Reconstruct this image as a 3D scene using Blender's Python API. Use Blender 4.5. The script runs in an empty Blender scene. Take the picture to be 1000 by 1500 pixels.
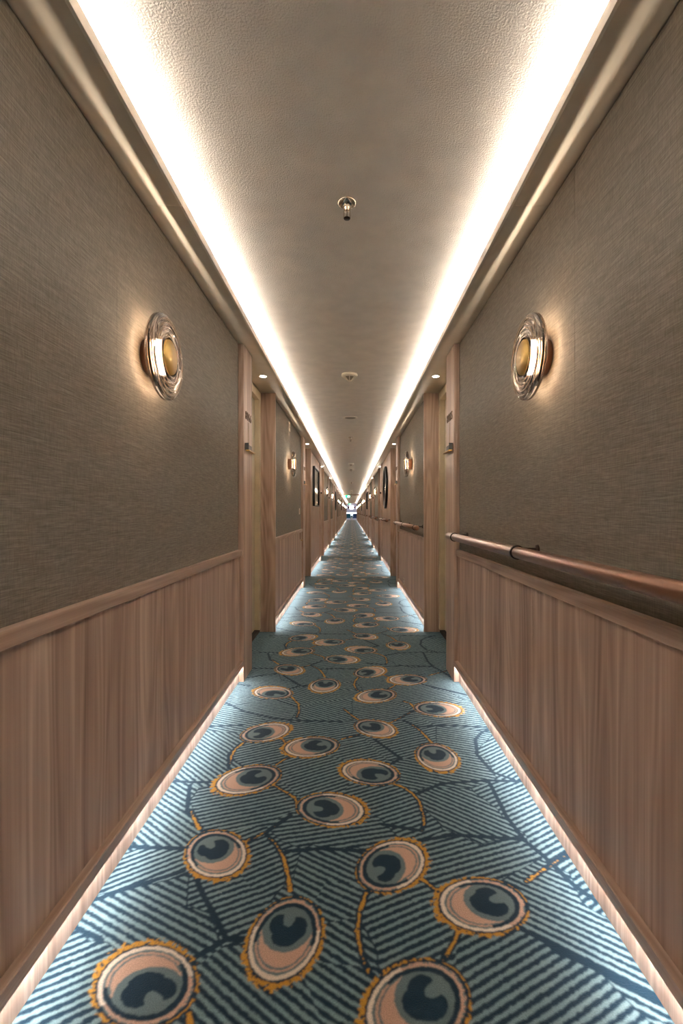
import bpy, bmesh, math, random
import numpy as np

# ------------------------------------------------------------------ camera, world, exposure
scene = bpy.context.scene
COL = scene.collection
F, U0, V0 = 700.0, 515.0, 750.0            # focal length and vanishing point in photo pixels (1000 x 1500)
CAMX, CAMH = 0.018, 1.066
cam_data = bpy.data.cameras.new('camera')
cam_data.sensor_fit = 'HORIZONTAL'
cam_data.sensor_width = 36.0
cam_data.lens = 36.0 * F / 1000.0
cam_data.shift_x = -(U0 - 500.0) / 1000.0
cam_data.clip_start = 0.05
cam_data.clip_end = 200.0
cam = bpy.data.objects.new('camera', cam_data)
cam.location = (CAMX, 0.0, CAMH)
cam.rotation_euler = (math.pi / 2, 0, 0)
COL.objects.link(cam)
scene.camera = cam

world = bpy.data.worlds.new('world')
scene.world = world
world.use_nodes = True
world.node_tree.nodes['Background'].inputs[0].default_value = (0.75, 0.86, 1.0, 1)
world.node_tree.nodes['Background'].inputs[1].default_value = 1.0

scene.cycles.max_bounces = 14
scene.cycles.diffuse_bounces = 10
vs = scene.view_settings
vs.view_transform = 'Standard'
vs.look = 'None'
vs.gamma = 1.0
vs.use_curve_mapping = False
vs.exposure = 1.42

COVE_L = 44.0        # radiance of the hidden cove LED line
BASE_L = 51.0        # radiance of the LED line under the bottom rail
SCONCE_L = 1900.0
SPOT_L = 30.0
WARM = (1.0, 0.87, 0.74)

# ------------------------------------------------------------------ corridor dimensions (metres)
PER = 3.70                     # one cabin bay
NB = 17                        # bays in view
COL0, COL1, PIL = 3.00, 3.25, 4.25   # first column near/far edge, far pilaster of the first recess
XF, XW, XCAP, XRAIL, XB, XC = 0.694, 0.684, 0.671, 0.662, 0.690, 0.660
ZS, ZC, ZL = 2.124, 2.226, 2.157     # soffit, ceiling, top of cove lip
XL = 0.566                           # inner face of cove lip
ZCAP = 0.830                         # top of dado cap
YB, YE = -3.2, COL0 + PER * (NB - 1) + 1.25   # back wall, end of corridor
YE = PIL + PER * (NB - 1)

# ------------------------------------------------------------------ helpers
def srgb(r, g, b):
    f = lambda c: (c / 255 / 12.92) if c / 255 <= 0.04045 else ((c / 255 + 0.055) / 1.055) ** 2.4
    return (f(r), f(g), f(b), 1.0)

class MB:
    def __init__(self):
        self.v, self.f, self.sm = [], [], []
    def add(self, vs_, fs_, smooth=False):
        n = len(self.v)
        self.v += [tuple(p) for p in vs_]
        self.f += [tuple(n + i for i in q) for q in fs_]
        self.sm += [smooth] * len(fs_)
        return self
    def box(self, x0, x1, y0, y1, z0, z1, bev=0.0):
        if x0 > x1: x0, x1 = x1, x0
        if y0 > y1: y0, y1 = y1, y0
        if z0 > z1: z0, z1 = z1, z0
        if bev <= 0:
            v = [(x, y, z) for x in (x0, x1) for y in (y0, y1) for z in (z0, z1)]
            f = [(0, 1, 3, 2), (4, 6, 7, 5), (0, 4, 5, 1), (2, 3, 7, 6), (0, 2, 6, 4), (1, 5, 7, 3)]
            return self.add(v, f)
        bm = bmesh.new()
        bmesh.ops.create_cube(bm, size=1.0)
        for q in bm.verts:
            q.co = ((x0 + x1) / 2 + q.co.x * (x1 - x0), (y0 + y1) / 2 + q.co.y * (y1 - y0), (z0 + z1) / 2 + q.co.z * (z1 - z0))
        bmesh.ops.bevel(bm, geom=list(bm.edges), offset=bev, segments=2, affect='EDGES', profile=0.5)
        bm.verts.index_update()
        self.add([q.co[:] for q in bm.verts], [[w.index for w in fc.verts] for fc in bm.faces])
        bm.free()
        return self
    def quad(self, a, b, c, d):
        return self.add([a, b, c, d], [(0, 1, 2, 3)])
    def lathe(self, prof, axis, origin, seg=32, closed=False, smooth=True, sgn=1):
        """prof: (along axis, radius). axis 'x','y','z'."""
        ox, oy, oz = origin
        v, f = [], []
        n = len(prof)
        for i in range(seg):
            t = 2 * math.pi * i / seg
            c, s = math.cos(t), math.sin(t)
            for a, r in prof:
                a *= sgn
                if axis == 'x': v.append((ox + a, oy + r * c, oz + r * s))
                elif axis == 'y': v.append((ox + r * c, oy + a, oz + r * s))
                else: v.append((ox + r * c, oy + r * s, oz + a))
        for i in range(seg):
            j = (i + 1) % seg
            for k in range(n if closed else n - 1):
                l = (k + 1) % n
                f.append((i * n + k, i * n + l, j * n + l, j * n + k))
        return self.add(v, f, smooth)
    def extrude(self, prof, y0, y1, close=True, caps=True):
        """prof: list of (x,z), run along y."""
        n = len(prof)
        v = [(x, y0, z) for x, z in prof] + [(x, y1, z) for x, z in prof]
        f = [(i, (i + 1) % n, n + (i + 1) % n, n + i) for i in range(n if close else n - 1)]
        self.add(v, f)
        if caps and close:
            self.f.append(tuple(len(self.v) - 2 * n + i for i in range(n))); self.sm.append(False)
            self.f.append(tuple(len(self.v) - n + i for i in reversed(range(n)))); self.sm.append(False)
        return self
    def mesh(self, name, mat):
        me = bpy.data.meshes.new(name)
        me.from_pydata(self.v, [], self.f)
        me.materials.append(mat)
        if any(self.sm):
            me.polygons.foreach_set('use_smooth', self.sm)
        bm = bmesh.new(); bm.from_mesh(me)
        bmesh.ops.recalc_face_normals(bm, faces=bm.faces)
        bm.to_mesh(me); bm.free()
        me.update()
        return me
    def build(self, name, mat, parent=None, loc=None):
        return link(name, self.mesh(name, mat), parent, loc)

def link(name, me, parent=None, loc=None):
    o = bpy.data.objects.new(name, me)
    COL.objects.link(o)
    if parent is not None: o.parent = parent
    if loc is not None: o.location = loc
    return o

def tag(o, label=None, cat=None, group=None, kind=None):
    if label: o['label'] = label
    if cat: o['category'] = cat
    if group: o['group'] = group
    if kind: o['kind'] = kind
    return o

def empty(name, loc=(0, 0, 0)):
    o = bpy.data.objects.new(name, None)
    o.empty_display_size = 0.05
    o.location = loc
    COL.objects.link(o)
    return o

def copy_tree(o, parent=None, loc=None):
    c = o.copy()
    COL.objects.link(c)
    c.parent = parent
    if loc is not None: c.location = loc
    for ch in o.children:
        copy_tree(ch, c)
    return c

ORD = ['first', 'second', 'third', 'fourth', 'fifth', 'sixth', 'seventh', 'eighth', 'ninth', 'tenth', 'eleventh', 'twelfth',
       'thirteenth', 'fourteenth', 'fifteenth', 'sixteenth', 'seventeenth', 'eighteenth', 'nineteenth']
SIDE = {-1: 'left', 1: 'right'}

# ------------------------------------------------------------------ materials
def new_mat(name):
    m = bpy.data.materials.new(name)
    m.use_nodes = True
    nt = m.node_tree
    b = nt.nodes['Principled BSDF']
    return m, nt, b

def N(nt, kind, **kw):
    n = nt.nodes.new(kind)
    for k, v in kw.items():
        if k.startswith('i_'):
            n.inputs[k[2:].replace('_', ' ')].default_value = v
        else:
            setattr(n, k, v)
    return n

def pos_scaled(nt, scale):
    g = N(nt, 'ShaderNodeNewGeometry')
    mp = N(nt, 'ShaderNodeMapping')
    mp.inputs['Scale'].default_value = scale
    nt.links.new(g.outputs['Position'], mp.inputs['Vector'])
    return mp.outputs['Vector']

def ramp(nt, fac, stops):
    r = N(nt, 'ShaderNodeValToRGB')
    el = r.color_ramp.elements
    while len(el) > 1: el.remove(el[-1])
    el[0].position, el[0].color = stops[0]
    for p, c in stops[1:]:
        e = el.new(p); e.color = c
    nt.links.new(fac, r.inputs['Fac'])
    return r.outputs['Color']

def plain(name, col, rough=0.5, metal=0.0, bump=None, spec=0.5, emit=None):
    m, nt, b = new_mat(name)
    b.inputs['Base Color'].default_value = col
    b.inputs['Roughness'].default_value = rough
    b.inputs['Metallic'].default_value = metal
    b.inputs['Specular IOR Level'].default_value = spec
    # faint tonal variation so that no surface is a dead flat colour
    n = N(nt, 'ShaderNodeTexNoise', i_Scale=1.0, i_Detail=2.0)
    nt.links.new(pos_scaled(nt, (9, 9, 9)), n.inputs['Vector'])
    c = ramp(nt, n.outputs['Fac'], [(0.3, tuple(x * 0.94 for x in col[:3]) + (1,)), (0.7, tuple(min(1, x * 1.05) for x in col[:3]) + (1,))])
    nt.links.new(c, b.inputs['Base Color'])
    if bump:
        sc, st, dist = bump
        bn = N(nt, 'ShaderNodeTexNoise', i_Scale=1.0, i_Detail=3.0)
        nt.links.new(pos_scaled(nt, (sc, sc, sc)), bn.inputs['Vector'])
        bp = N(nt, 'ShaderNodeBump', i_Strength=st, i_Distance=dist)
        nt.links.new(bn.outputs['Fac'], bp.inputs['Height'])
        nt.links.new(bp.outputs['Normal'], b.inputs['Normal'])
    if emit:
        b.inputs['Emission Color'].default_value = emit[0]
        b.inputs['Emission Strength'].default_value = emit[1]
    return m

def emission(name, col, strength):
    m = bpy.data.materials.new(name)
    m.use_nodes = True
    nt = m.node_tree
    for n in list(nt.nodes): nt.nodes.remove(n)
    e = N(nt, 'ShaderNodeEmission')
    e.inputs[0].default_value = (*col[:3], 1)
    e.inputs[1].default_value = strength
    o = N(nt, 'ShaderNodeOutputMaterial')
    nt.links.new(e.outputs[0], o.inputs[0])
    return m

def wood(name, vertical=True, tone=1.0, gloss=0.42):
    m, nt, b = new_mat(name)
    # strips of varying tone, then long fibres, then cathedral figure
    def sc(a, l): return (a, a, l) if vertical else (a, l, a)
    v1 = pos_scaled(nt, sc(9, 0.035))
    n1 = N(nt, 'ShaderNodeTexNoise', i_Scale=1.0, i_Detail=4.0, i_Roughness=0.62)
    nt.links.new(v1, n1.inputs['Vector'])
    v2 = pos_scaled(nt, sc(170, 1.6))
    n2 = N(nt, 'ShaderNodeTexNoise', i_Scale=1.0, i_Detail=5.0, i_Roughness=0.65)
    nt.links.new(v2, n2.inputs['Vector'])
    v3 = pos_scaled(nt, sc(6, 0.5))
    n3 = N(nt, 'ShaderNodeTexNoise', i_Scale=1.0, i_Detail=1.5, i_Roughness=0.5)
    nt.links.new(v3, n3.inputs['Vector'])
    # figure rings: sine of the slow noise
    mul = N(nt, 'ShaderNodeMath', operation='MULTIPLY'); mul.inputs[1].default_value = 75.0
    nt.links.new(n3.outputs['Fac'], mul.inputs[0])
    sn = N(nt, 'ShaderNodeMath', operation='SINE'); nt.links.new(mul.outputs[0], sn.inputs[0])
    sm = N(nt, 'ShaderNodeMath', operation='MULTIPLY_ADD'); sm.inputs[1].default_value = 0.06; sm.inputs[2].default_value = 0.0
    nt.links.new(sn.outputs[0], sm.inputs[0])
    a1 = N(nt, 'ShaderNodeMath', operation='MULTIPLY_ADD'); a1.inputs[1].default_value = 0.95
    nt.links.new(n1.outputs['Fac'], a1.inputs[0]); nt.links.new(sm.outputs[0], a1.inputs[2])
    a2 = N(nt, 'ShaderNodeMath', operation='MULTIPLY_ADD'); a2.inputs[1].default_value = 0.30
    nt.links.new(n2.outputs['Fac'], a2.inputs[0]); nt.links.new(a1.outputs[0], a2.inputs[2])
    t = lambda r, g, bb: tuple(x * tone for x in srgb(r, g, bb)[:3]) + (1,)
    c = ramp(nt, a2.outputs[0], [(0.40, t(134, 108, 93)), (0.56, t(172, 145, 128)), (0.68, t(190, 163, 146)), (0.84, t(216, 193, 176))])
    nt.links.new(c, b.inputs['Base Color'])
    b.inputs['Roughness'].default_value = gloss
    bp = N(nt, 'ShaderNodeBump', i_Strength=0.12, i_Distance=0.001)
    nt.links.new(n2.outputs['Fac'], bp.inputs['Height'])
    nt.links.new(bp.outputs['Normal'], b.inputs['Normal'])
    return m

def fabric():
    m, nt, b = new_mat('woven_wallcovering')
    v1 = pos_scaled(nt, (60, 16, 520))
    n1 = N(nt, 'ShaderNodeTexNoise', i_Scale=1.0, i_Detail=4.0, i_Roughness=0.7)
    nt.links.new(v1, n1.inputs['Vector'])
    v2 = pos_scaled(nt, (60, 420, 40))
    n2 = N(nt, 'ShaderNodeTexNoise', i_Scale=1.0, i_Detail=2.0)
    nt.links.new(v2, n2.inputs['Vector'])
    ad = N(nt, 'ShaderNodeMath', operation='MULTIPLY_ADD'); ad.inputs[1].default_value = 0.35
    nt.links.new(n2.outputs['Fac'], ad.inputs[0]); nt.links.new(n1.outputs['Fac'], ad.inputs[2])
    c = ramp(nt, ad.outputs[0], [(0.42, srgb(104, 98, 89)), (0.62, srgb(124, 117, 107)), (0.86, srgb(150, 143, 132))])
    nt.links.new(c, b.inputs['Base Color'])
    b.inputs['Roughness'].default_value = 0.85
    b.inputs['Specular IOR Level'].default_value = 0.2
    bp = N(nt, 'ShaderNodeBump', i_Strength=0.35, i_Distance=0.0012)
    nt.links.new(ad.outputs[0], bp.inputs['Height'])
    nt.links.new(bp.outputs['Normal'], b.inputs['Normal'])
    return m

def carpet_mat():
    m, nt, b = new_mat('patterned_carpet')
    at = N(nt, 'ShaderNodeAttribute', attribute_name='pattern')
    n = N(nt, 'ShaderNodeTexNoise', i_Scale=1.0, i_Detail=3.0, i_Roughness=0.7)
    nt.links.new(pos_scaled(nt, (330, 330, 330)), n.inputs['Vector'])
    mp = N(nt, 'ShaderNodeMapRange'); mp.inputs['From Min'].default_value = 0.3; mp.inputs['From Max'].default_value = 0.7
    mp.inputs['To Min'].default_value = 0.78; mp.inputs['To Max'].default_value = 1.22
    nt.links.new(n.outputs['Fac'], mp.inputs['Value'])
    mx = N(nt, 'ShaderNodeVectorMath', operation='SCALE')
    nt.links.new(at.outputs['Vector'], mx.inputs[0]); nt.links.new(mp.outputs[0], mx.inputs['Scale'])
    nt.links.new(mx.outputs[0], b.inputs['Base Color'])
    b.inputs['Roughness'].default_value = 0.95
    b.inputs['Specular IOR Level'].default_value = 0.1
    b.inputs['Sheen Weight'].default_value = 0.15
    b.inputs['Sheen Roughness'].default_value = 0.5
    b.inputs['Sheen Tint'].default_value = (0.75, 0.9, 1.0, 1)
    bp = N(nt, 'ShaderNodeBump', i_Strength=0.7, i_Distance=0.003)
    nt.links.new(n.outputs['Fac'], bp.inputs['Height'])
    nt.links.new(bp.outputs['Normal'], b.inputs['Normal'])
    return m

def lens_glass():
    """amber ribbed front glass of the wall lamps."""
    m, nt, b = new_mat('amber_ribbed_glass')
    b.inputs['Base Color'].default_value = (0.93, 0.82, 0.73, 1)
    b.inputs['Roughness'].default_value = 0.03
    b.inputs['IOR'].default_value = 1.5
    b.inputs['Transmission Weight'].default_value = 1.0
    n = N(nt, 'ShaderNodeTexNoise', i_Scale=1.0)
    nt.links.new(pos_scaled(nt, (40, 40, 40)), n.inputs['Vector'])
    c = ramp(nt, n.outputs['Fac'], [(0.3, (0.90, 0.77, 0.66, 1)), (0.7, (0.95, 0.85, 0.77, 1))])
    nt.links.new(c, b.inputs['Base Color'])
    return m

def sheet_glass():
    """thin rippled back sheet: clear, with surface reflection growing at glancing angles."""
    m = bpy.data.materials.new('halo_shaping_sheet')
    m.use_nodes = True
    nt = m.node_tree
    for n in list(nt.nodes): nt.nodes.remove(n)
    tr = N(nt, 'ShaderNodeBsdfTransparent'); tr.inputs[0].default_value = (0.97, 0.91, 0.85, 1)
    gl = N(nt, 'ShaderNodeBsdfGlossy'); gl.inputs['Color'].default_value = (0.50, 0.43, 0.38, 1); gl.inputs['Roughness'].default_value = 0.08
    fr = N(nt, 'ShaderNodeLayerWeight'); fr.inputs['Blend'].default_value = 0.5
    g_ = lambda t: (1 - t, 1 - t, 1 - t, 1)
    mr = ramp(nt, fr.outputs['Facing'], [(0.0, g_(0.24)), (0.25, g_(0.27)), (0.45, g_(0.42)), (0.58, g_(0.76)), (0.66, g_(0.62)), (0.74, g_(0.40)), (0.84, g_(0.03))])  # transmission by angle, hand-set to shape the halo on the wall
    m1 = N(nt, 'ShaderNodeMixShader')
    nt.links.new(mr, m1.inputs[0]); nt.links.new(tr.outputs[0], m1.inputs[1]); nt.links.new(gl.outputs[0], m1.inputs[2])
    o = N(nt, 'ShaderNodeOutputMaterial'); nt.links.new(m1.outputs[0], o.inputs[0])
    return m

def brushed_brass():
    m, nt, b = new_mat('brushed_brass')
    b.inputs['Base Color'].default_value = srgb(208, 172, 104)
    b.inputs['Metallic'].default_value = 1.0
    b.inputs['Roughness'].default_value = 0.34
    b.inputs['Anisotropic'].default_value = 0.85
    tg = N(nt, 'ShaderNodeTangent', direction_type='RADIAL', axis='X')
    nt.links.new(tg.outputs[0], b.inputs['Tangent'])
    return m

M = {}
M['wood'] = wood('walnut_laminate')
M['wood_h'] = wood('walnut_laminate_rail', vertical=False, tone=0.92)
M['fabric'] = fabric()
M['carpet'] = carpet_mat()
M['ceiling'] = plain('stippled_ceiling_paint', srgb(224, 217, 208), 0.75, bump=(190, 0.8, 0.005))
M['soffit'] = plain('satin_soffit_paint', srgb(212, 200, 182), 0.30)
M['lip'] = plain('soffit_paint_glow_lightened', srgb(236, 228, 218), 0.5)  # lighter than the soffit: ceiling glow on the lip is put into the colour
M['cream'] = plain('cream_door_paint', srgb(196, 182, 154), 0.45)
M['cream_edge'] = plain('cream_frame_paint', srgb(216, 200, 170), 0.45)
M['dark'] = plain('dark_gap', srgb(48, 38, 30), 0.8)
M['copper'] = plain('copper_finish', srgb(150, 108, 84), 0.32, metal=0.65)
M['bronze'] = plain('dark_bronze', srgb(58, 45, 36), 0.4, metal=0.7)
M['bronze_num'] = plain('bronze_numeral', srgb(112, 84, 60), 0.45, metal=0.5)
M['chrome'] = plain('chrome', srgb(200, 190, 176), 0.12, metal=1.0)
M['black'] = plain('black_lacquer', srgb(14, 12, 11), 0.38)
M['white'] = plain('white_plastic', srgb(232, 222, 206), 0.5)
M['grille'] = plain('grey_grille', srgb(150, 139, 124), 0.7)
M['brass'] = brushed_brass()
M['brass_plain'] = plain('polished_brass', srgb(196, 158, 84), 0.3, metal=1.0)
M['glass'] = lens_glass()
M['sheet'] = sheet_glass()
M['mount'] = plain('rose_copper_mount', srgb(168, 124, 100), 0.4, metal=0.6)
M['mirror'] = plain('mirror_glass', srgb(215, 215, 212), 0.03, metal=1.0)
M['led_cove'] = emission('cove_led', (1.0, 0.97, 0.93), COVE_L)
M['led_base'] = emission('skirting_led', (1.0, 0.95, 0.92), BASE_L)
M['led_lamp'] = emission('lamp_led', (1.0, 0.86, 0.70), SCONCE_L)
M['led_spot'] = emission('spot_led', (1.0, 0.90, 0.78), SPOT_L)

# ------------------------------------------------------------------ carpet pattern (one 1.74 m repeat, traced)
PP = 1.740
def fl(u, v):
    Y = F * CAMH / (v - V0)
    return ((u - U0) * Y / F, Y)

EYES = [  # photo pixel of the centre, heading of the pupil end in degrees on the floor, size
    (214, 1440, -25, 1.0), (418, 1371, 80, 1.0), (573.5, 1266, 226, 1.0), (706, 1324, 8, 1.0), (611, 1471, 32, 1.02), (317, 1249, 130, 0.96),
    (484.5, 1184.5, 164, 1.03), (364, 1141, 28, 1.07), (389, 1072.5, 214, 1.0), (456, 1093.5, 12, 1.03), (541.5, 1131, -20, 1.0),
    (639.5, 1108.4, 96, 0.98), (549, 1066.4, 140, 0.92), (641, 1038.5, 170, 1.05)]
STEMS = [  # gold over navy
    [(425, 1304), (422, 1285), (414.5, 1255), (404, 1237), (395, 1228)],
    [(536, 1308), (527, 1336), (523, 1364), (530, 1400), (540, 1424)],
    [(771, 1291), (795, 1275), (835, 1248)],
    [(672, 1362), (664, 1382), (656, 1396), (650, 1405)],
    [(615, 1285), (630, 1297), (643, 1309)],
    [(292, 1214), (285, 1200), (279, 1188)],
    [(356, 1234), (389, 1219), (425, 1195)],
    [(436, 1178), (431, 1168), (418, 1160), (401, 1150)],
    [(405, 1120), (412, 1115), (422, 1109)],
    [(410, 1080), (420, 1090)],
    [(356, 1088), (345, 1097), (339, 1107), (337, 1118)],
    [(576, 1148), (590, 1153), (605, 1163), (614, 1174), (620, 1195), (621, 1207), (617, 1216)],
    [(632, 1088), (625, 1080), (615, 1070), (604, 1062)],
    [(524, 1054), (514, 1047), (503, 1038)],
    [(571, 1059), (587, 1051), (605, 1041)],
    [(500, 1083), (525, 1076)],
    [(606, 1036), (600, 1030), (590, 1027)],
    [(427, 1021), (437, 1031), (438, 1041), (434.5, 1051)]]
SPINES = [  # navy
    [(139, 1318), (181, 1303), (268, 1276)], [(286, 1280), (292, 1300), (312, 1338), (332, 1376), (276, 1408)], [(332, 1376), (368, 1374)],
    [(100, 1352), (114, 1360), (148, 1376)], [(190, 1240), (268, 1243)], [(740, 1350), (756, 1356), (860, 1412), (984, 1472)],
    [(714, 1143), (720, 1153), (741, 1195), (768, 1231), (804, 1261), (837, 1294), (875, 1322)], [(614, 1232), (663, 1223), (762, 1229)],
    [(548, 1083), (587, 1111), (570, 1120)], [(612, 1162), (646, 1148), (713, 1143), (774, 1145)],
    [(726, 1064), (706, 1072), (696, 1083), (699, 1106), (721, 1131), (752, 1142)], [(590, 1055), (612, 1065), (648, 1062), (726, 1066)],
    [(306, 1064), (355, 1062)], [(352, 1089), (335, 1105), (335, 1125), (342, 1129)], [(255, 1144), (285, 1146), (315, 1145)],
    [(278, 1150), (274, 1186), (279, 1190)], [(419, 1247), (470, 1243), (530, 1246)], [(557, 1207), (611, 1216)],
    [(400, 1052), (430, 1055), (500, 1057)], [(332, 1030), (357, 1042), (400, 1052)], [(540, 1424), (548, 1432)], [(395, 1228), (388, 1219)]]
SEEDS = [  # pixel where, then two pixels giving the stripe direction there
    ((215, 1335), (152, 1318), (288, 1392)), ((165, 1330), (152, 1318), (288, 1392)), ((275, 1370), (152, 1318), (288, 1392)),
    ((90, 1440), (60, 1472), (148, 1434)), ((110, 1480), (60, 1472), (148, 1434)), ((60, 1400), (60, 1472), (148, 1434)),
    ((345, 1335), (308, 1344), (360, 1325)), ((330, 1310), (308, 1344), (360, 1325)), ((390, 1280), (365, 1279), (416, 1258)),
    ((340, 1440), (300, 1396), (404, 1488)), ((420, 1470), (300, 1396), (404, 1488)), ((310, 1490), (300, 1396), (404, 1488)),
    ((495, 1385), (476, 1360), (536, 1396)), ((490, 1440), (476, 1410), (536, 1450)), ((480, 1320), (450, 1290), (527, 1325)),
    ((580, 1350), (536, 1360), (632, 1320)), ((610, 1380), (536, 1360), (632, 1320)),
    ((760, 1430), (686, 1444), (792, 1382)), ((850, 1470), (686, 1444), (792, 1382)), ((720, 1390), (686, 1444), (792, 1382)), ((740, 1490), (686, 1444), (792, 1382)),
    ((860, 1370), (776, 1340), (944, 1420)), ((810, 1330), (776, 1340), (944, 1420)), ((940, 1420), (776, 1340), (944, 1420)), ((800, 1295), (776, 1340), (944, 1420)),
    ((830, 1250), (768, 1219), (804, 1201)), ((780, 1190), (768, 1219), (804, 1201)), ((750, 1165), (768, 1219), (804, 1201)), ((885, 1305), (768, 1219), (804, 1201)),
    ((690, 1195), (630, 1168), (759, 1222)), ((650, 1175), (630, 1168), (759, 1222)), ((710, 1215), (630, 1168), (759, 1222)),
    ((680, 1255), (633, 1270), (759, 1234)), ((740, 1250), (633, 1270), (759, 1234)), ((650, 1280), (633, 1270), (759, 1234)),
    ((640, 1135), (590, 1117), (718, 1142)), ((690, 1125), (590, 1117), (718, 1142)), ((600, 1135), (590, 1117), (718, 1142)), ((680, 1085), (620, 1072), (700, 1085)),
    ((730, 1100), (702, 1103), (738, 1086)), ((750, 1125), (702, 1103), (738, 1086)),
    ((680, 1052), (640, 1060), (700, 1052)), ((700, 1045), (640, 1060), (700, 1052)), ((580, 1090), (560, 1085), (600, 1076)), ((600, 1080), (560, 1085), (600, 1076)),
    ((520, 1105), (505, 1112), (560, 1098)), ((500, 1125), (412, 1130), (475, 1112)), ((450, 1125), (412, 1130), (475, 1112)), ((470, 1145), (412, 1130), (475, 1112)),
    ((320, 1090), (297, 1080), (332, 1102)), ((300, 1120), (297, 1080), (332, 1102)), ((310, 1135), (297, 1080), (332, 1102)),
    ((250, 1190), (232, 1180), (277, 1210)), ((255, 1165), (232, 1180), (277, 1210)), ((240, 1225), (232, 1180), (277, 1210)), ((200, 1220), (232, 1180), (277, 1210)),
    ((220, 1262), (139, 1310), (260, 1262)), ((170, 1280), (139, 1310), (260, 1262)),
    ((340, 1185), (295, 1183), (370, 1168)), ((390, 1180), (295, 1183), (370, 1168)), ((310, 1170), (295, 1183), (370, 1168)), ((440, 1215), (398, 1225), (539, 1204)),
    ((500, 1225), (398, 1225), (539, 1204)), ((540, 1220), (398, 1225), (539, 1204)),
    ((470, 1270), (425, 1252), (527, 1300)), ((450, 1310), (425, 1252), (527, 1300)), ((500, 1262), (425, 1252), (527, 1300)),
    ((400, 1260), (365, 1279), (416, 1258)), ((375, 1245), (365, 1279), (416, 1258)),
    ((570, 1180), (545, 1189), (611, 1168)), ((550, 1160), (545, 1189), (611, 1168)), ((590, 1200), (545, 1189), (611, 1168)),
    ((380, 1102), (345, 1105), (405, 1092)), ((470, 1070), (430, 1067), (500, 1055)), ((490, 1075), (430, 1067), (500, 1055)),
    ((470, 1045), (450, 1040), (497, 1054)), ((490, 1035), (450, 1040), (497, 1054)), ((380, 1036), (350, 1040), (420, 1030)), ((400, 1040), (350, 1040), (420, 1030)),
    ((330, 1050), (310, 1045), (380, 1058)), ((350, 1056), (310, 1045), (380, 1058)), ((560, 1040), (530, 1044), (590, 1034)), ((540, 1035), (530, 1044), (590, 1034))]

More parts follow.
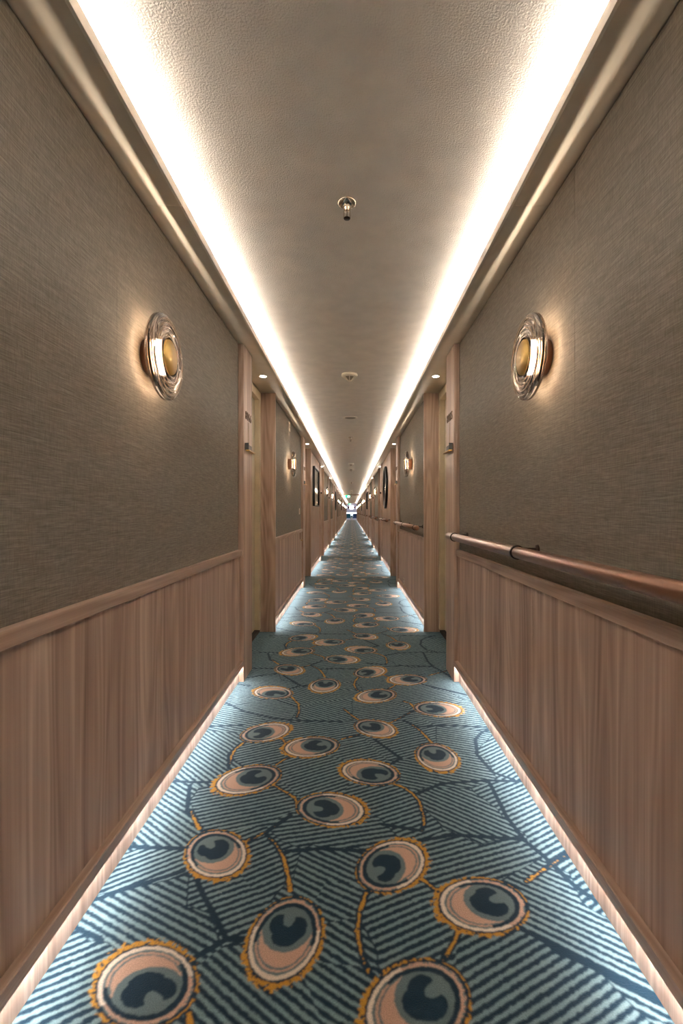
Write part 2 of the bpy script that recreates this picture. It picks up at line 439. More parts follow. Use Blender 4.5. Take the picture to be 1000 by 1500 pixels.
def carpet_tile(res=0.0020, x0=-0.90, x1=0.90):
    rng = np.random.default_rng(7)
    nx, ny = int((x1 - x0) / res), int(round(PP / res))
    gx = x0 + (np.arange(nx) + 0.5) * res
    gy = 1.0 + (np.arange(ny) + 0.5) * (PP / ny)
    X, Y = np.meshgrid(gx, gy)
    X = X.astype(np.float32); Y = Y.astype(np.float32)
    def vnoise(cell):
        a, b = int(PP / cell) + 1, int((x1 - x0) / cell) + 2
        g = rng.random((a, b)).astype(np.float32)
        fy, fx = (Y - 1.0) / PP * a, (X - x0) / cell
        iy, ix = np.floor(fy).astype(int), np.floor(fx).astype(int)
        ty, tx = fy - iy, fx - ix
        i0, i1 = iy % a, (iy + 1) % a
        j0, j1 = np.clip(ix, 0, b - 1), np.clip(ix + 1, 0, b - 1)
        return (g[i0, j0] * (1 - ty) * (1 - tx) + g[i0, j1] * (1 - ty) * tx + g[i1, j0] * ty * (1 - tx) + g[i1, j1] * ty * tx) - 0.5
    fine, mid, slow = vnoise(0.005), vnoise(0.012), vnoise(0.09)
    jx, jy = vnoise(0.006) * 0.004, vnoise(0.006) * 0.004
    NAVY = np.array([0.007, 0.030, 0.056], np.float32); TEAL = np.array([0.195, 0.300, 0.335], np.float32)
    PINK = np.array([0.600, 0.390, 0.295], np.float32); CREAM = np.array([0.800, 0.720, 0.630], np.float32)
    GOLD = np.array([0.580, 0.290, 0.035], np.float32); GREY = np.array([0.140, 0.205, 0.220], np.float32)
    # stripe field: nearest traced seed gives direction; navy spine where two feathers meet
    best = np.full(X.shape, 1e9, np.float32); sec = np.full(X.shape, 1e9, np.float32)
    ang = np.zeros(X.shape, np.float32)
    Xw, Yw = X + slow * 0.012, Y + vnoise(0.09) * 0.012
    for (c, p, q) in SEEDS:
        cx, cy = fl(*c); px, py = fl(*p); qx, qy = fl(*q)
        a = math.atan2(qy - py, qx - px)
        for w in (-PP, 0, PP):
            if not (0.75 < cy + w < 3.0): continue
            d = (Xw - cx) ** 2 + (Yw - cy - w) ** 2
            n = d < best
            same = np.abs(ang - a) < 0.22
            s2 = np.where(n, np.where(same, sec, best), np.where(same, sec, np.minimum(sec, d)))
            sec = s2
            ang = np.where(n, a, ang); best = np.where(n, d, best)
    edge = np.sqrt(sec) - np.sqrt(best)
    s = (-np.sin(ang) * (X + jx) + np.cos(ang) * (Y + jy)) / 0.0212 + slow * 0.12 + mid * 0.06
    ph = s - np.floor(s)
    light = (np.abs(ph - 0.5) < 0.232 + 0.05 * mid) & (edge > 0.0035 + 0.003 * mid)
    col = np.where(light[..., None], TEAL, NAVY)
    mean_c = 0.45 * TEAL + 0.55 * NAVY
    soft = np.where((edge > 0.004)[..., None], mean_c, NAVY).astype(np.float32)
    def polydist(pts, w, reach):
        P = [fl(*p) for p in pts]
        P = [(a, b + w) for a, b in P]
        xs, ys = [p[0] for p in P], [p[1] for p in P]
        j0, j1 = max(0, int((min(xs) - reach - x0) / res)), min(nx, int((max(xs) + reach - x0) / res) + 1)
        i0, i1 = max(0, int((min(ys) - reach - 1.0) / res)), min(ny, int((max(ys) + reach - 1.0) / res) + 1)
        if i0 >= i1 or j0 >= j1: return None
        sl = (slice(i0, i1), slice(j0, j1))
        x, y = X[sl] + jx[sl], Y[sl] + jy[sl]
        d = np.full(x.shape, 1e9, np.float32); t_all = np.zeros(x.shape, np.float32)
        for k, ((ax, ay), (bx, by)) in enumerate(zip(P[:-1], P[1:])):
            dx, dy = bx - ax, by - ay
            t = np.clip(((x - ax) * dx + (y - ay) * dy) / (dx * dx + dy * dy + 1e-9), 0, 1)
            dd = (x - ax - t * dx) ** 2 + (y - ay - t * dy) ** 2
            t_all = np.where(dd < d, (k + t) / (len(P) - 1), t_all); d = np.minimum(d, dd)
        return sl, np.sqrt(d), t_all
    for pts in SPINES:
        for w in (-PP, 0, PP):
            r = polydist(pts, w, 0.03)
            if r is None: continue
            sl, d, t = r
            k = d < 0.0080
            col[sl][k] = NAVY; soft[sl][k] = NAVY
    for n_s, pts in enumerate(STEMS):
        for w in (-PP, 0, PP):
            r = polydist(pts, w, 0.03)
            if r is None: continue
            sl, d, t = r
            k = d < 0.0095
            col[sl][k] = NAVY; soft[sl][k] = NAVY
            g = (d < (0.0054 - 0.0028 * t) * (1.0 + 1.2 * mid[sl])) & (fine[sl] > (0.02 if n_s in (2, 6, 14, 15) else -0.32) + 0.40 * t * t)
            col[sl][g] = GOLD; soft[sl][g] = GOLD
    A, B = 0.118, 0.088
    for n_e, (u, v, hd, size) in enumerate(EYES):
        ex, ey = fl(u, v)
        h = math.radians(hd)
        twist = math.radians([-36, 4, -22, 12, 2, -4, 18, 6, -14, 16, -24, 4, -6, 8][n_e])
        for w in (-PP, 0, PP):
            R = 0.175
            j0, j1 = max(0, int((ex - R - x0) / res)), min(nx, int((ex + R - x0) / res) + 1)
            i0, i1 = max(0, int((ey + w - R - 1.0) / res)), min(ny, int((ey + w + R - 1.0) / res) + 1)
            if i0 >= i1 or j0 >= j1: continue
            sl = (slice(i0, i1), slice(j0, j1))
            dx, dy = X[sl] - ex + jx[sl] * 0.8, Y[sl] - ey - w + jy[sl] * 0.8
            a = (dx * math.cos(h) + dy * math.sin(h)) / (A * size)
            b = (-dx * math.sin(h) + dy * math.cos(h)) / (B * size)
            e = np.sqrt(a * a + b * b); th = np.arctan2(b, a)
            f_, m_ = fine[sl], mid[sl]
            tail = 0.5 - 0.5 * np.cos(th - twist)          # 0 at pupil end, 1 at tail
            c = col[sl]; c2 = soft[sl]
            def put(k, cc):
                c[k] = cc; c2[k] = cc
            put(e < 1.09, NAVY)
            reach = 1.05 + 0.22 * (0.15 + 0.85 * tail) * (0.5 + 0.4 * m_ + 0.9 * f_)
            put((e > 1.02) & (e < reach) & (f_ > 0.02 - 0.22 * tail) & (tail > 0.12), GOLD)
            put((e > 1.035) & (e < 1.065) & (m_ + f_ > -0.10), GOLD)
            put(e < 1.012, NAVY)
            ring = e < 0.972
            put(ring & (tail > 0.40), CREAM); put(ring & (tail <= 0.40), PINK)
            put(ring & (e > 0.93) & (tail <= 0.40) & (f_ > -0.05), GREY)
            put(e < 0.872, GREY)
            put((e < 0.865) & (e > 0.70 + 0.12 * tail) & (tail < 0.62), NAVY)
            put(e < np.where(tail < 0.62, 0.74, 0.815), PINK)
            put((e < 0.76) & (e > 0.715) & (tail >= 0.5), GREY)
            ct, st = math.cos(twist), math.sin(twist)
            a2, b2 = a * ct + b * st + 0.06, -a * st + b * ct
            inner = e < 0.745
            put((((a2 - 0.30) / 0.62) ** 2 + (b2 / 0.74) ** 2 < 1) & inner, GREY)
            heart = (((a2 - 0.33) / 0.27) ** 2 + ((b2 - 0.27) / 0.29) ** 2 < 1) | (((a2 - 0.26) / 0.30) ** 2 + ((b2 + 0.26) / 0.30) ** 2 < 1) | (((a2 - 0.07) / 0.27) ** 2 + (b2 / 0.40) ** 2 < 1)
            notch = ((a2 - 0.56) / 0.27) ** 2 + ((b2 - 0.03) / 0.18) ** 2 < 1
            put(heart & ~notch & inner, NAVY)
    def blur(c):
        p = np.pad(c, ((1, 1), (0, 0), (0, 0)), mode='wrap')
        c = 0.25 * p[:-2] + 0.5 * p[1:-1] + 0.25 * p[2:]
        p = np.pad(c, ((0, 0), (1, 1), (0, 0)), mode='edge')
        return 0.25 * p[:, :-2] + 0.5 * p[:, 1:-1] + 0.25 * p[:, 2:]
    return blur(col), blur(soft), x0, res, nx, ny

def build_carpet():
    col, soft, tx0, res, nx, ny = carpet_tile()
    X0, X1 = -0.87, 0.87
    def rows(y0, y1, d0, d1):
        ys, y = [y0], y0
        while y < y1 - 1e-6:
            t = (y - y0) / (y1 - y0)
            y = y + d0 + (d1 - d0) * t
            ys.append(min(y, y1))
        return np.array(ys)
    blocks = [(YB, 0.93, 0.015, 0.015, 0.012, 0), (0.93, 2.2, 0.0022, 0.0042, 0.0020, 0), (2.2, 5.0, 0.0045, 0.006, 0.0034, 0),
              (5.0, 12.0, 0.009, 0.011, 0.008, 1), (12.0, YE + 0.02, 0.04, 0.04, 0.02, 1)]
    V, Q, C, n0 = [], [], [], 0
    for (y0, y1, d0, d1, dx, sf) in blocks:
        ys = rows(y0, y1, d0, d1)
        nxx = int((X1 - X0) / dx) + 1
        xs = np.linspace(X0, X1, nxx)
        gx, gy = np.meshgrid(xs, ys)
        v = np.stack([gx.ravel(), gy.ravel(), np.zeros(gx.size)], 1)
        i = np.arange(len(ys) - 1)[:, None] * nxx + np.arange(nxx - 1)[None, :]
        i = i.ravel()
        q = np.stack([i, i + 1, i + 1 + nxx, i + nxx], 1) + n0
        src = soft if sf else col
        fx = np.clip((gx.ravel() - CAMX - tx0) / res - 0.5, 0, nx - 1.001)
        fy = ((gy.ravel() - 1.0) % PP) / PP * ny - 0.5
        ix, iy = np.floor(fx).astype(int), np.floor(fy).astype(int)
        wx, wy = (fx - ix)[:, None], (fy - iy)[:, None]
        ya_, yb_ = iy % ny, (iy + 1) % ny
        cc = (src[ya_, ix] * (1 - wx) + src[ya_, ix + 1] * wx) * (1 - wy) + (src[yb_, ix] * (1 - wx) + src[yb_, ix + 1] * wx) * wy
        C.append(cc); V.append(v); Q.append(q); n0 += len(v)
    V = np.concatenate(V); Q = np.concatenate(Q); C = np.concatenate(C)
    me = bpy.data.meshes.new('floor')
    me.vertices.add(len(V)); me.vertices.foreach_set('co', V.astype(np.float32).ravel())
    me.loops.add(Q.size); me.loops.foreach_set('vertex_index', Q.astype(np.int32).ravel())
    me.polygons.add(len(Q))
    me.polygons.foreach_set('loop_start', np.arange(0, Q.size, 4, dtype=np.int32))
    me.update(calc_edges=True)
    at = me.color_attributes.new('pattern', 'FLOAT_COLOR', 'POINT')
    rgba = np.ones((len(V), 4), np.float32); rgba[:, :3] = C
    at.data.foreach_set('color', rgba.ravel())
    me.materials.append(M['carpet'])
    o = link('floor', me)
    tag(o, 'teal and navy corridor carpet with pink peacock feather eyes and gold stems', 'carpet', kind='structure')
build_carpet()

# ------------------------------------------------------------------ ceiling, coves, soffits
ce = empty('ceiling', (0, 0, ZC))
tag(ce, 'taupe stippled ceiling running the length of the corridor', 'ceiling', kind='structure')
for k in range(-1, NB):
    y0 = PIL + PER * (k - 1) if k >= 0 else YB
    y1 = PIL + PER * k if k >= 0 else PIL - PER
    if k < 0: y1 = PIL - PER
    MB().box(-0.74, 0.74, y0 + 0.0005, y1 - 0.0005, 0, 0.02).build('ceiling_panel', M['ceiling'], ce)

for s in (-1, 1):
    sf = empty('trim_1' if s < 0 else 'trim_2', (0, 0, ZS))
    tag(sf, f'satin taupe light-cove soffit along the {SIDE[s]} wall top', 'soffit', kind='structure')
    joints = [YB, -2.05, 1.65]
    y = 1.65
    while y + PER < YE: y += PER; joints.append(y)
    joints.append(YE)
    for a, b in zip(joints[:-1], joints[1:]):
        # bottom sheet, lip turned up at the corridor side
        w0, w1 = 0.90, XL
        prof = [(w0, 0.0)]
        prof += [(w1 + 0.010, 0.0), (w1 + 0.010, 0.012), (w0, 0.012)]
        mb = MB().extrude([(s * x, z) for x, z in prof], a + 0.0012, b - 0.0012)
        mb.build('soffit_panel', M['soffit'], sf)
        MB().box(s * w1, s * (w1 + 0.0095), a + 0.0012, b - 0.0012, -0.0015, ZL - ZS, 0.0012).build('cove_lip', M['lip'], sf)
        MB().box(s * 0.72, s * 0.735, a, b, 0.012, ZC - ZS).build('cove_back', M['lip'], sf)
        n = max(1, round((b - a) / 1.85))
        for i in range(n):
            ya, yb = a + (b - a) * i / n, a + (b - a) * (i + 1) / n
            MB().quad((s * 0.596, ya + 0.01, 0.050), (s * 0.596, yb - 0.01, 0.050), (s * 0.610, yb - 0.01, 0.050), (s * 0.610, ya + 0.01, 0.050)).build('led_strip', M['led_cove'], sf)

# ------------------------------------------------------------------ walls: fabric over panelled dado, columns, recesses
def seg_kind(k):
    return 'wood' if k % 3 == 2 else 'fabric'

def cached(cache, key, fn):
    if key not in cache: cache[key] = fn()
    return cache[key]
CA = {}

walls, bases = {}, {}
for s in (-1, 1):
    sd = SIDE[s]
    w = walls[s] = tag(empty('wall_' + sd), f'{sd} corridor wall of taupe woven fabric over walnut dado panelling', 'wall', kind='structure')
    bs = bases[s] = tag(empty('baseboard_' + sd), f'recessed pale wood skirting lit by a hidden strip along {sd} wall', 'baseboard', kind='structure')
    for k in range(NB):
        ya = YB if k == 0 else PIL + PER * (k - 1) + 0.022
        yb = COL0 + PER * k
        L = yb - ya
        key = (s, round(L, 3))
        kind = seg_kind(k)
        if kind == 'fabric':
            # two fabric-covered boards and two dado boards with a fine joint
            n = 4 if k == 0 else 1
            me = cached(CA, key + ('fab', n), lambda: MB().box(s * XF, s * (XF + 0.05), 0, L / n - 0.001, ZCAP - 0.01, ZS - 0.004).mesh('fabric_panel', M['fabric']))
            for i in range(n): link('fabric_panel', me, w, (0, ya + i * L / n, 0))
            me = cached(CA, key + ('cap',), lambda: MB().box(s * XCAP, s * (XF + 0.04), 0, L, ZCAP - 0.040, ZCAP, 0.0025).mesh('dado_cap', M['wood_h']))
            link('dado_cap', me, w, (0, ya, 0))
            n = 5 if k == 0 else 2
            me = cached(CA, key + ('dado', n), lambda: MB().box(s * XW, s * (XW + 0.05), 0, L / n - 0.0016, 0.115, ZCAP - 0.040).mesh('dado_panel', M['wood']))
            for i in range(n): link('dado_panel', me, w, (0, ya + i * L / n, 0))
        else:
            me = cached(CA, key + ('full',), lambda: MB().box(s * XW, s * (XW + 0.05), 0, L / 2 - 0.0012, 0.115, ZS - 0.004).mesh('wall_panel', M['wood']))
            for i in range(2): link('wall_panel', me, w, (0, ya + i * L / 2, 0))
            me = cached(CA, key + ('stile',), lambda: MB().box(s * (XRAIL + 0.004), s * (XW + 0.02), 0, 0.030, 0.13, ZS - 0.004, 0.002).mesh('panel_stile', M['wood']))
            link('panel_stile', me, w, (0, yb - 0.032, 0))
        me = cached(CA, key + ('rail',), lambda: MB().extrude([(s * XRAIL, 0.097), (s * XRAIL, 0.128), (s * (XRAIL + 0.003), 0.131), (s * (XW + 0.02), 0.135), (s * (XW + 0.02), 0.097)], 0, L).mesh('bottom_rail', M['wood_h']))
        link('bottom_rail', me, w, (0, ya, 0))
        me = cached(CA, key + ('base',), lambda: MB().box(s * XB, s * (XB + 0.03), 0, L, -0.002, 0.0968).mesh('skirting_board', M['wood']))
        link('skirting_board', me, bs, (0, ya, 0))
        n = max(1, round(L / 1.6))
        me = cached(CA, key + ('led', n), lambda: MB().quad((s * 0.671, 0.01, 0.0962), (s * 0.671, L / n - 0.01, 0.0962), (s * 0.677, L / n - 0.01, 0.0962), (s * 0.677, 0.01, 0.0962)).mesh('led_strip', M['led_base']))
        for i in range(n): link('led_strip', me, bs, (0, ya + i * L / n, 0))
        # column before the recess, pilaster after it
        me = cached(CA, (s, 'column'), lambda: MB().box(s * XC, s * 0.86, 0, COL1 - COL0, -0.002, ZS - 0.001, 0.002).mesh('column', M['wood']))
        link('column', me, w, (0, yb, 0))
        me = cached(CA, (s, 'pilaster'), lambda: MB().box(s * XC, s * 0.86, 0, 0.022, -0.002, ZS - 0.001, 0.002).mesh('pilaster', M['wood']))
        link('pilaster', me, w, (0, PIL + PER * k, 0))

# doors
def make_door(s):
    y0, y1 = COL1, PIL
    root = empty('door_1')
    fw = 0.062
    xf, xb = s * 0.790, s * 0.90
    d = link('door_jamb', MB().box(xf, xb, y0, y0 + fw, 0.03, ZS - 0.001, 0.003).mesh('door_jamb', M['cream_edge']), root)
    link('door_jamb', MB().box(xf, xb, y1 - fw, y1 - 0.001, 0.03, ZS - 0.001, 0.003).mesh('door_jamb', M['cream_edge']), root)
    link('door_head', MB().box(xf, xb, y0 + fw, y1 - fw, ZS - 0.075, ZS - 0.001, 0.003).mesh('door_head', M['cream_edge']), root)
    leaf = link('door_leaf', MB().box(s * 0.832, s * 0.872, y0 + fw + 0.003, y1 - fw - 0.003, 0.032, ZS - 0.078, 0.003).mesh('door_leaf', M['cream']), root)
    h = MB()
    h.lathe([(0, 0.0), (0, 0.026), (0.008, 0.026), (0.008, 0.0)], 'x', (s * 0.832, y0 + 0.16, 1.0), 20, sgn=-s)
    h.lathe([(0.006, 0.009), (0.05, 0.009)], 'x', (s * 0.832, y0 + 0.16, 1.0), 12, sgn=-s)
    h.box(s * 0.776, s * 0.790, y0 + 0.152, y0 + 0.285, 0.992, 1.010, 0.004)
    h.build('handle', M['chrome'], leaf)
    link('threshold', MB().box(s * 0.800, s * 0.90, y0 + 0.001, y1 - 0.001, -0.002, 0.031).mesh('threshold', M['dark']), root)
    return root
n_door = 0
for s in (-1, 1):
    proto = None
    for k in range(NB):
        n_door += 1
        if proto is None:
            d = proto = make_door(s)
        else:
            d = copy_tree(proto, None, (0, PER * k, 0))
        d.name = f'door_{n_door}'
        tag(d, f'cream cabin door set back in the {ORD[k]} recess along the {SIDE[s]} wall', 'door', f'cabin doors on the {SIDE[s]}', 'structure')

# ------------------------------------------------------------------ round wall lamps
def make_lamp(s):
    root = empty('wall_lamp', (s * XF, 0, 1.604))
    g = -s                                    # away from the wall
    MB().lathe([(0.0005, 0.0), (0.0005, 0.060), (0.032, 0.060), (0.036, 0.057), (0.0555, 0.050), (0.0555, 0.0)], 'x', (0, 0, 0), 48, sgn=g).build('mount', M['mount'], root)
    MB().lathe([(0.0572, 0.0555), (0.0598, 0.0555)], 'x', (0, 0, 0), 48, sgn=g).build('led_ring', M['led_lamp'], root)
    MB().lathe([(0.0615, 0.0), (0.0615, 0.0595), (0.082, 0.0595), (0.084, 0.058), (0.084, 0.0)], 'x', (0, 0, 0), 48, sgn=g).build('brass_plate', M['brass'], root)
    # amber glass disc in two sheets with an open slot at the rim: the lamp throws a thin fan of light along the wall
    prof = []
    r0, r1, nr = 0.0600, 0.140, 5
    for i in range(nr * 10 + 1):
        t = i / (nr * 10)
        prof.append((0.074 + 0.0080 * abs(math.sin(math.pi * nr * t)) ** 0.8 - 0.005 * t * t, r0 + (r1 - r0) * t))
    prof += [(0.0700, 0.1435), (0.0660, 0.146), (0.0625, 0.146), (0.0606, 0.144), (0.0606, 0.0600)]
    disc = MB().lathe(prof, 'x', (0, 0, 0), 72, closed=True, sgn=g)
    back = [(0.0553, 0.0524), (0.0545, 0.0545)]
    for i in range(61):
        t = i / 60
        back.append((0.0530 - 0.0050 * abs(math.sin(math.pi * 5 * t)) * (0.4 + 0.6 * t), 0.0605 + 0.083 * t))
    back += [(0.0545, 0.1455), (0.0564, 0.1440), (0.0564, 0.0524)]
    disc.build('front_glass', M['glass'], root)
    MB().lathe(back, 'x', (0, 0, 0), 72, closed=True, sgn=g).build('back_glass', M['sheet'], root)
    return root
for s in (-1, 1):
    proto, cnt = None, 0
    for k in range(NB):
        if seg_kind(k) != 'fabric': continue
        y = 1.665 + PER * k
        o = make_lamp(s) if proto is None else copy_tree(proto, None)
        if proto is None: proto = o
        o.location = (s * XF, y, 1.604)
        lab = {0: f'large near amber glass disc wall lamp with brass centre on the {SIDE[s]} wall'}.get(cnt, f'amber glass disc wall lamp, {ORD[cnt]} along the {SIDE[s]} wall')
        tag(o, lab, 'wall lamp', f'wall lamps along the {SIDE[s]} wall')
        cnt += 1

# ------------------------------------------------------------------ recessed downlights over the doors
def make_spot(s):
    root = empty('downlight', (s * 0.672, 0, ZS))
    MB().lathe([(0.0, 0.024), (-0.004, 0.026), (-0.004, 0.034), (0.0, 0.036)], 'z', (0, 0, 0), 28).build('bezel', M['white'], root)
    MB().lathe([(-0.0025, 0.0), (-0.0025, 0.0245)], 'z', (0, 0, 0), 24).build('lamp_face', M['led_spot'], root)
    return root
for s in (-1, 1):
    proto = None
    for k in range(NB):
        o = make_spot(s) if proto is None else copy_tree(proto, None)
        if proto is None: proto = o
        o.location = (s * 0.672, 3.72 + PER * k, ZS)
        tag(o, f'small round downlight above the {ORD[k]} door recess along the {SIDE[s]} wall', 'downlight', f'downlights on the {SIDE[s]}')

# ------------------------------------------------------------------ copper handrails on the right wall
def make_rail(y0, y1, rings):
    root = empty('handrail', (0.618, 0, 0.919))
    R = 0.0215
    MB().lathe([(y0, 0.0), (y0, R - 0.003), (y0 + 0.003, R), (y1 - 0.003, R), (y1, R - 0.003), (y1, 0.0)], 'y', (0, 0, 0), 28).build('rail', M['copper'], root)
    for yr in rings:
        b = MB().lathe([(yr - 0.007, R), (yr - 0.007, R + 0.0045), (yr + 0.007, R + 0.0045), (yr + 0.007, R)], 'y', (0, 0, 0), 28).build('bracket_ring', M['bronze'], root)
        d = MB()
        d.lathe([(0.02, 0.007), (0.072, 0.007)], 'x', (0, yr, 0.010), 12)
        d.lathe([(0.068, 0.0), (0.068, 0.016), (0.0758, 0.019), (0.0758, 0.0)], 'x', (0, yr, 0.010), 20)
        d.build('bracket_rosette', M['bronze'], b)
    return root
for k in range(NB):
    if k == 0:
        o = make_rail(-2.2, 2.95, [-1.45, -0.39, 0.69, 1.737, 2.79])
        tag(o, 'long near copper handrail on dark brackets, cut by the right picture edge', 'handrail', 'handrails on the right wall')
    else:
        if k == 1:
            o = protor = make_rail(4.39, 6.66, [4.55, 5.55, 6.52])
        else:
            o = copy_tree(protor, None, (0.618, PER * (k - 1), 0.919))
        tag(o, f'short copper handrail, {ORD[k]} along the right wall', 'handrail', 'handrails on the right wall')

# ------------------------------------------------------------------ cabin number signs on the columns
def text_mesh(txt, size, depth, mat, rot, loc):
    cu = bpy.data.curves.new('numeral', 'FONT')
    cu.body = txt; cu.size = size; cu.extrude = depth; cu.align_x = 'CENTER'
    ob = bpy.data.objects.new('numeral_tmp', cu)
    COL.objects.link(ob)
    dg = bpy.context.evaluated_depsgraph_get(); dg.update()
    me = bpy.data.meshes.new_from_object(ob.evaluated_get(dg))
    bpy.data.objects.remove(ob)
    from mathutils import Matrix
    me.transform(Matrix.Translation(loc) @ rot)
    me.materials.clear(); me.materials.append(mat)
    return me
from mathutils import Matrix
def make_sign(s):
    root = empty('cabin_sign', (s * XC, 0, 1.50))
    g = -s
    # text plane: faces the corridor; reads along the wall
    rot = Matrix.Rotation(-s * math.pi / 2, 4, 'Z') @ Matrix.Rotation(math.pi / 2, 4, 'X')
    for i, ch in enumerate('8066' if s < 0 else '8065'):
        off = (i - 1.5) * 0.046
        me = text_mesh(ch, 0.075, 0.002, M['bronze_num'], rot, (g * 0.003, off if s < 0 else -off, 0.125))
        link('numeral', me, root)
    MB().box(g * 0.0005, g * 0.004, -0.002, 0.002, -0.02, 0.115).build('stem', M['chrome'], root)
    MB().box(g * 0.0005, g * 0.006, -0.095, 0.095, -0.075, -0.030, 0.001).build('tray_back', M['bronze'], root)
    MB().box(g * 0.005, g * 0.030, -0.095, 0.095, -0.080, -0.074, 0.001).build('tray_shelf', M['brass_plain'], root)
    MB().box(g * 0.0055, g * 0.026, -0.098, -0.093, -0.0735, -0.030, 0.001).build('end_cap', M['black'], root)
    return root
for s in (-1, 1):
    proto = None
    for k in range(NB):
        o = make_sign(s) if proto is None else copy_tree(proto, None)
        if proto is None: proto = o
        o.location = (s * XC, COL0 + 0.125 + PER * k, 1.535)
        if k > 1:
            for ch in list(o.children):
                if ch.name.startswith('numeral'): bpy.data.objects.remove(ch)
        tag(o, (f'bronze cabin number over a small dark tray on the {ORD[k]} column along the {SIDE[s]} wall' if k < 2 else f'small dark sign tray on the {ORD[k]} column along the {SIDE[s]} wall'), 'sign', f'cabin signs on the {SIDE[s]}')

# ------------------------------------------------------------------ pictures and round mirrors on the wood panels
def art_mat():
    m, nt, b = new_mat('glazed_print')
    n = N(nt, 'ShaderNodeTexNoise', i_Scale=1.0, i_Detail=3.0)
    nt.links.new(pos_scaled(nt, (2, 3.0, 5)), n.inputs['Vector'])
    c = ramp(nt, n.outputs['Fac'], [(0.35, srgb(120, 112, 100)), (0.5, srgb(168, 158, 142)), (0.62, srgb(196, 186, 170)), (0.7, srgb(96, 86, 74))])
    nt.links.new(c, b.inputs['Base Color'])
    b.inputs['Roughness'].default_value = 0.05
    b.inputs['Coat Weight'].default_value = 1.0
    return m
M['art'] = art_mat()
def make_picture(s):
    root = empty('framed_picture', (s * XW, 0, 1.535))
    g = -s
    W, H, D, T = 0.59, 0.36, 0.042, 0.022
    for (a, b, c, d) in ((-W, W, H - T, H), (-W, W, -H, -H + T), (-W, -W + T, -H + T, H - T), (W - T, W, -H + T, H - T)):
        MB().box(g * 0.0005, g * D, a, b, c, d, 0.002).build('frame_bar', M['black'], root)
    MB().box(g * 0.001, g * 0.024, -W + T, W - T, -H + T, H - T).build('glazed_print', M['art'], root)
    return root
def make_mirror(s):
    root = empty('round_mirror', (s * XW, 0, 1.535))
    g = -s
    MB().lathe([(0.0005, 0.30), (0.0005, 0.405), (0.030, 0.405), (0.042, 0.398), (0.046, 0.385), (0.042, 0.372), (0.026, 0.365), (0.022, 0.30)], 'x', (0, 0, 0), 72, closed=True, sgn=g).build('frame_ring', M['black'], root)
    MB().lathe([(0.024 - 0.006 * (1 - (1 - i / 10)), 0.362 * i / 10) for i in range(11)], 'x', (0, 0, 0), 72, sgn=g).build('mirror_glass', M['mirror'], root)
    return root
cntp = {(-1, 'p'): 0, (1, 'p'): 0, (-1, 'm'): 0, (1, 'm'): 0}
for k in range(NB):
    if seg_kind(k) != 'wood': continue
    yc = (PIL + PER * (k - 1) + COL0 + PER * k) / 2
    j = (k - 2) // 3
    for s in (-1, 1):
        pic = (s < 0) == (j % 2 == 0)
        o = make_picture(s) if pic else make_mirror(s)
        o.location.y = yc
        key = (s, 'p' if pic else 'm')
        what = 'black framed glazed picture' if pic else 'black framed round mirror'
        tag(o, f'{what} on wood panel, {ORD[cntp[key]]} such on the {SIDE[s]} wall', 'picture' if pic else 'mirror', 'pictures and mirrors along the corridor')
        cntp[key] += 1

# ------------------------------------------------------------------ ceiling fittings
def make_sprinkler():
    root = empty('sprinkler', (0, 0, ZC))
    MB().lathe([(0, 0.0), (-0.001, 0.036), (-0.004, 0.037), (-0.010, 0.030), (-0.014, 0.020), (-0.014, 0.0)], 'z', (0, 0, 0), 36).build('escutcheon', M['chrome'], root)
    MB().lathe([(-0.013, 0.014), (-0.024, 0.013), (-0.030, 0.009), (-0.034, 0.009), (-0.034, 0.0)], 'z', (0, 0, 0), 24).build('body', M['chrome'], root)
    fm = MB()
    for t in (-1, 1):
        fm.box(t * 0.010, t * 0.013, -0.0025, 0.0025, -0.056, -0.026)
    fm.box(-0.013, 0.013, -0.0025, 0.0025, -0.059, -0.055)
    fm.build('yoke', M['chrome'], root)
    MB().lathe([(-0.034, 0.003), (-0.055, 0.003)], 'z', (0, 0, 0), 10).build('bulb', M['grille'], root)
    MB().lathe([(-0.058, 0.0), (-0.059, 0.012), (-0.062, 0.012), (-0.062, 0.0)], 'z', (0, 0, 0), 20).build('deflector', M['bronze'], root)
    return root
def make_detector():
    root = empty('smoke_detector', (0, 0, ZC))
    MB().lathe([(0, 0.0), (0, 0.066), (-0.012, 0.068), (-0.020, 0.064), (-0.026, 0.054), (-0.026, 0.0)], 'z', (0, 0, 0), 40).build('base', M['white'], root)
    MB().lathe([(-0.024, 0.044), (-0.050, 0.018), (-0.050, 0.0)], 'z', (0, 0, 0), 32).build('sensor_core', M['grille'], root)
    for i in range(6):
        t = 2 * math.pi * i / 6 + 0.52
        c, sn = math.cos(t), math.sin(t)
        a, b = (c * 0.052, sn * 0.052, -0.024), (c * 0.014, sn * 0.014, -0.058)
        px, py = -sn * 0.003, c * 0.003
        m = MB()
        v = []
        for (p, dz) in ((a, 0), (b, 0), (b, 0.006), (a, 0.006)):
            v += [(p[0] + px, p[1] + py, p[2] + dz), (p[0] - px, p[1] - py, p[2] + dz)]
        m.add(v, [(0, 2, 4, 6), (1, 7, 5, 3), (0, 1, 3, 2), (2, 3, 5, 4), (4, 5, 7, 6), (6, 7, 1, 0)])
        m.build('cage_rib', M['white'], root)
    MB().lathe([(-0.055, 0.0), (-0.055, 0.017), (-0.060, 0.017), (-0.060, 0.0)], 'z', (0, 0, 0), 24).build('cage_tip', M['white'], root)
    return root
def make_speaker():
    root = empty('ceiling_speaker', (0, 0, ZC))
    MB().lathe([(0, 0.066), (-0.004, 0.070), (-0.006, 0.085), (-0.003, 0.094), (0, 0.095)], 'z', (0, 0, 0), 44).build('rim', M['white'], root)
    MB().lathe([(-0.003, 0.0), (-0.003, 0.067)], 'z', (0, 0, 0), 40).build('grille', M['grille'], root)
    return root
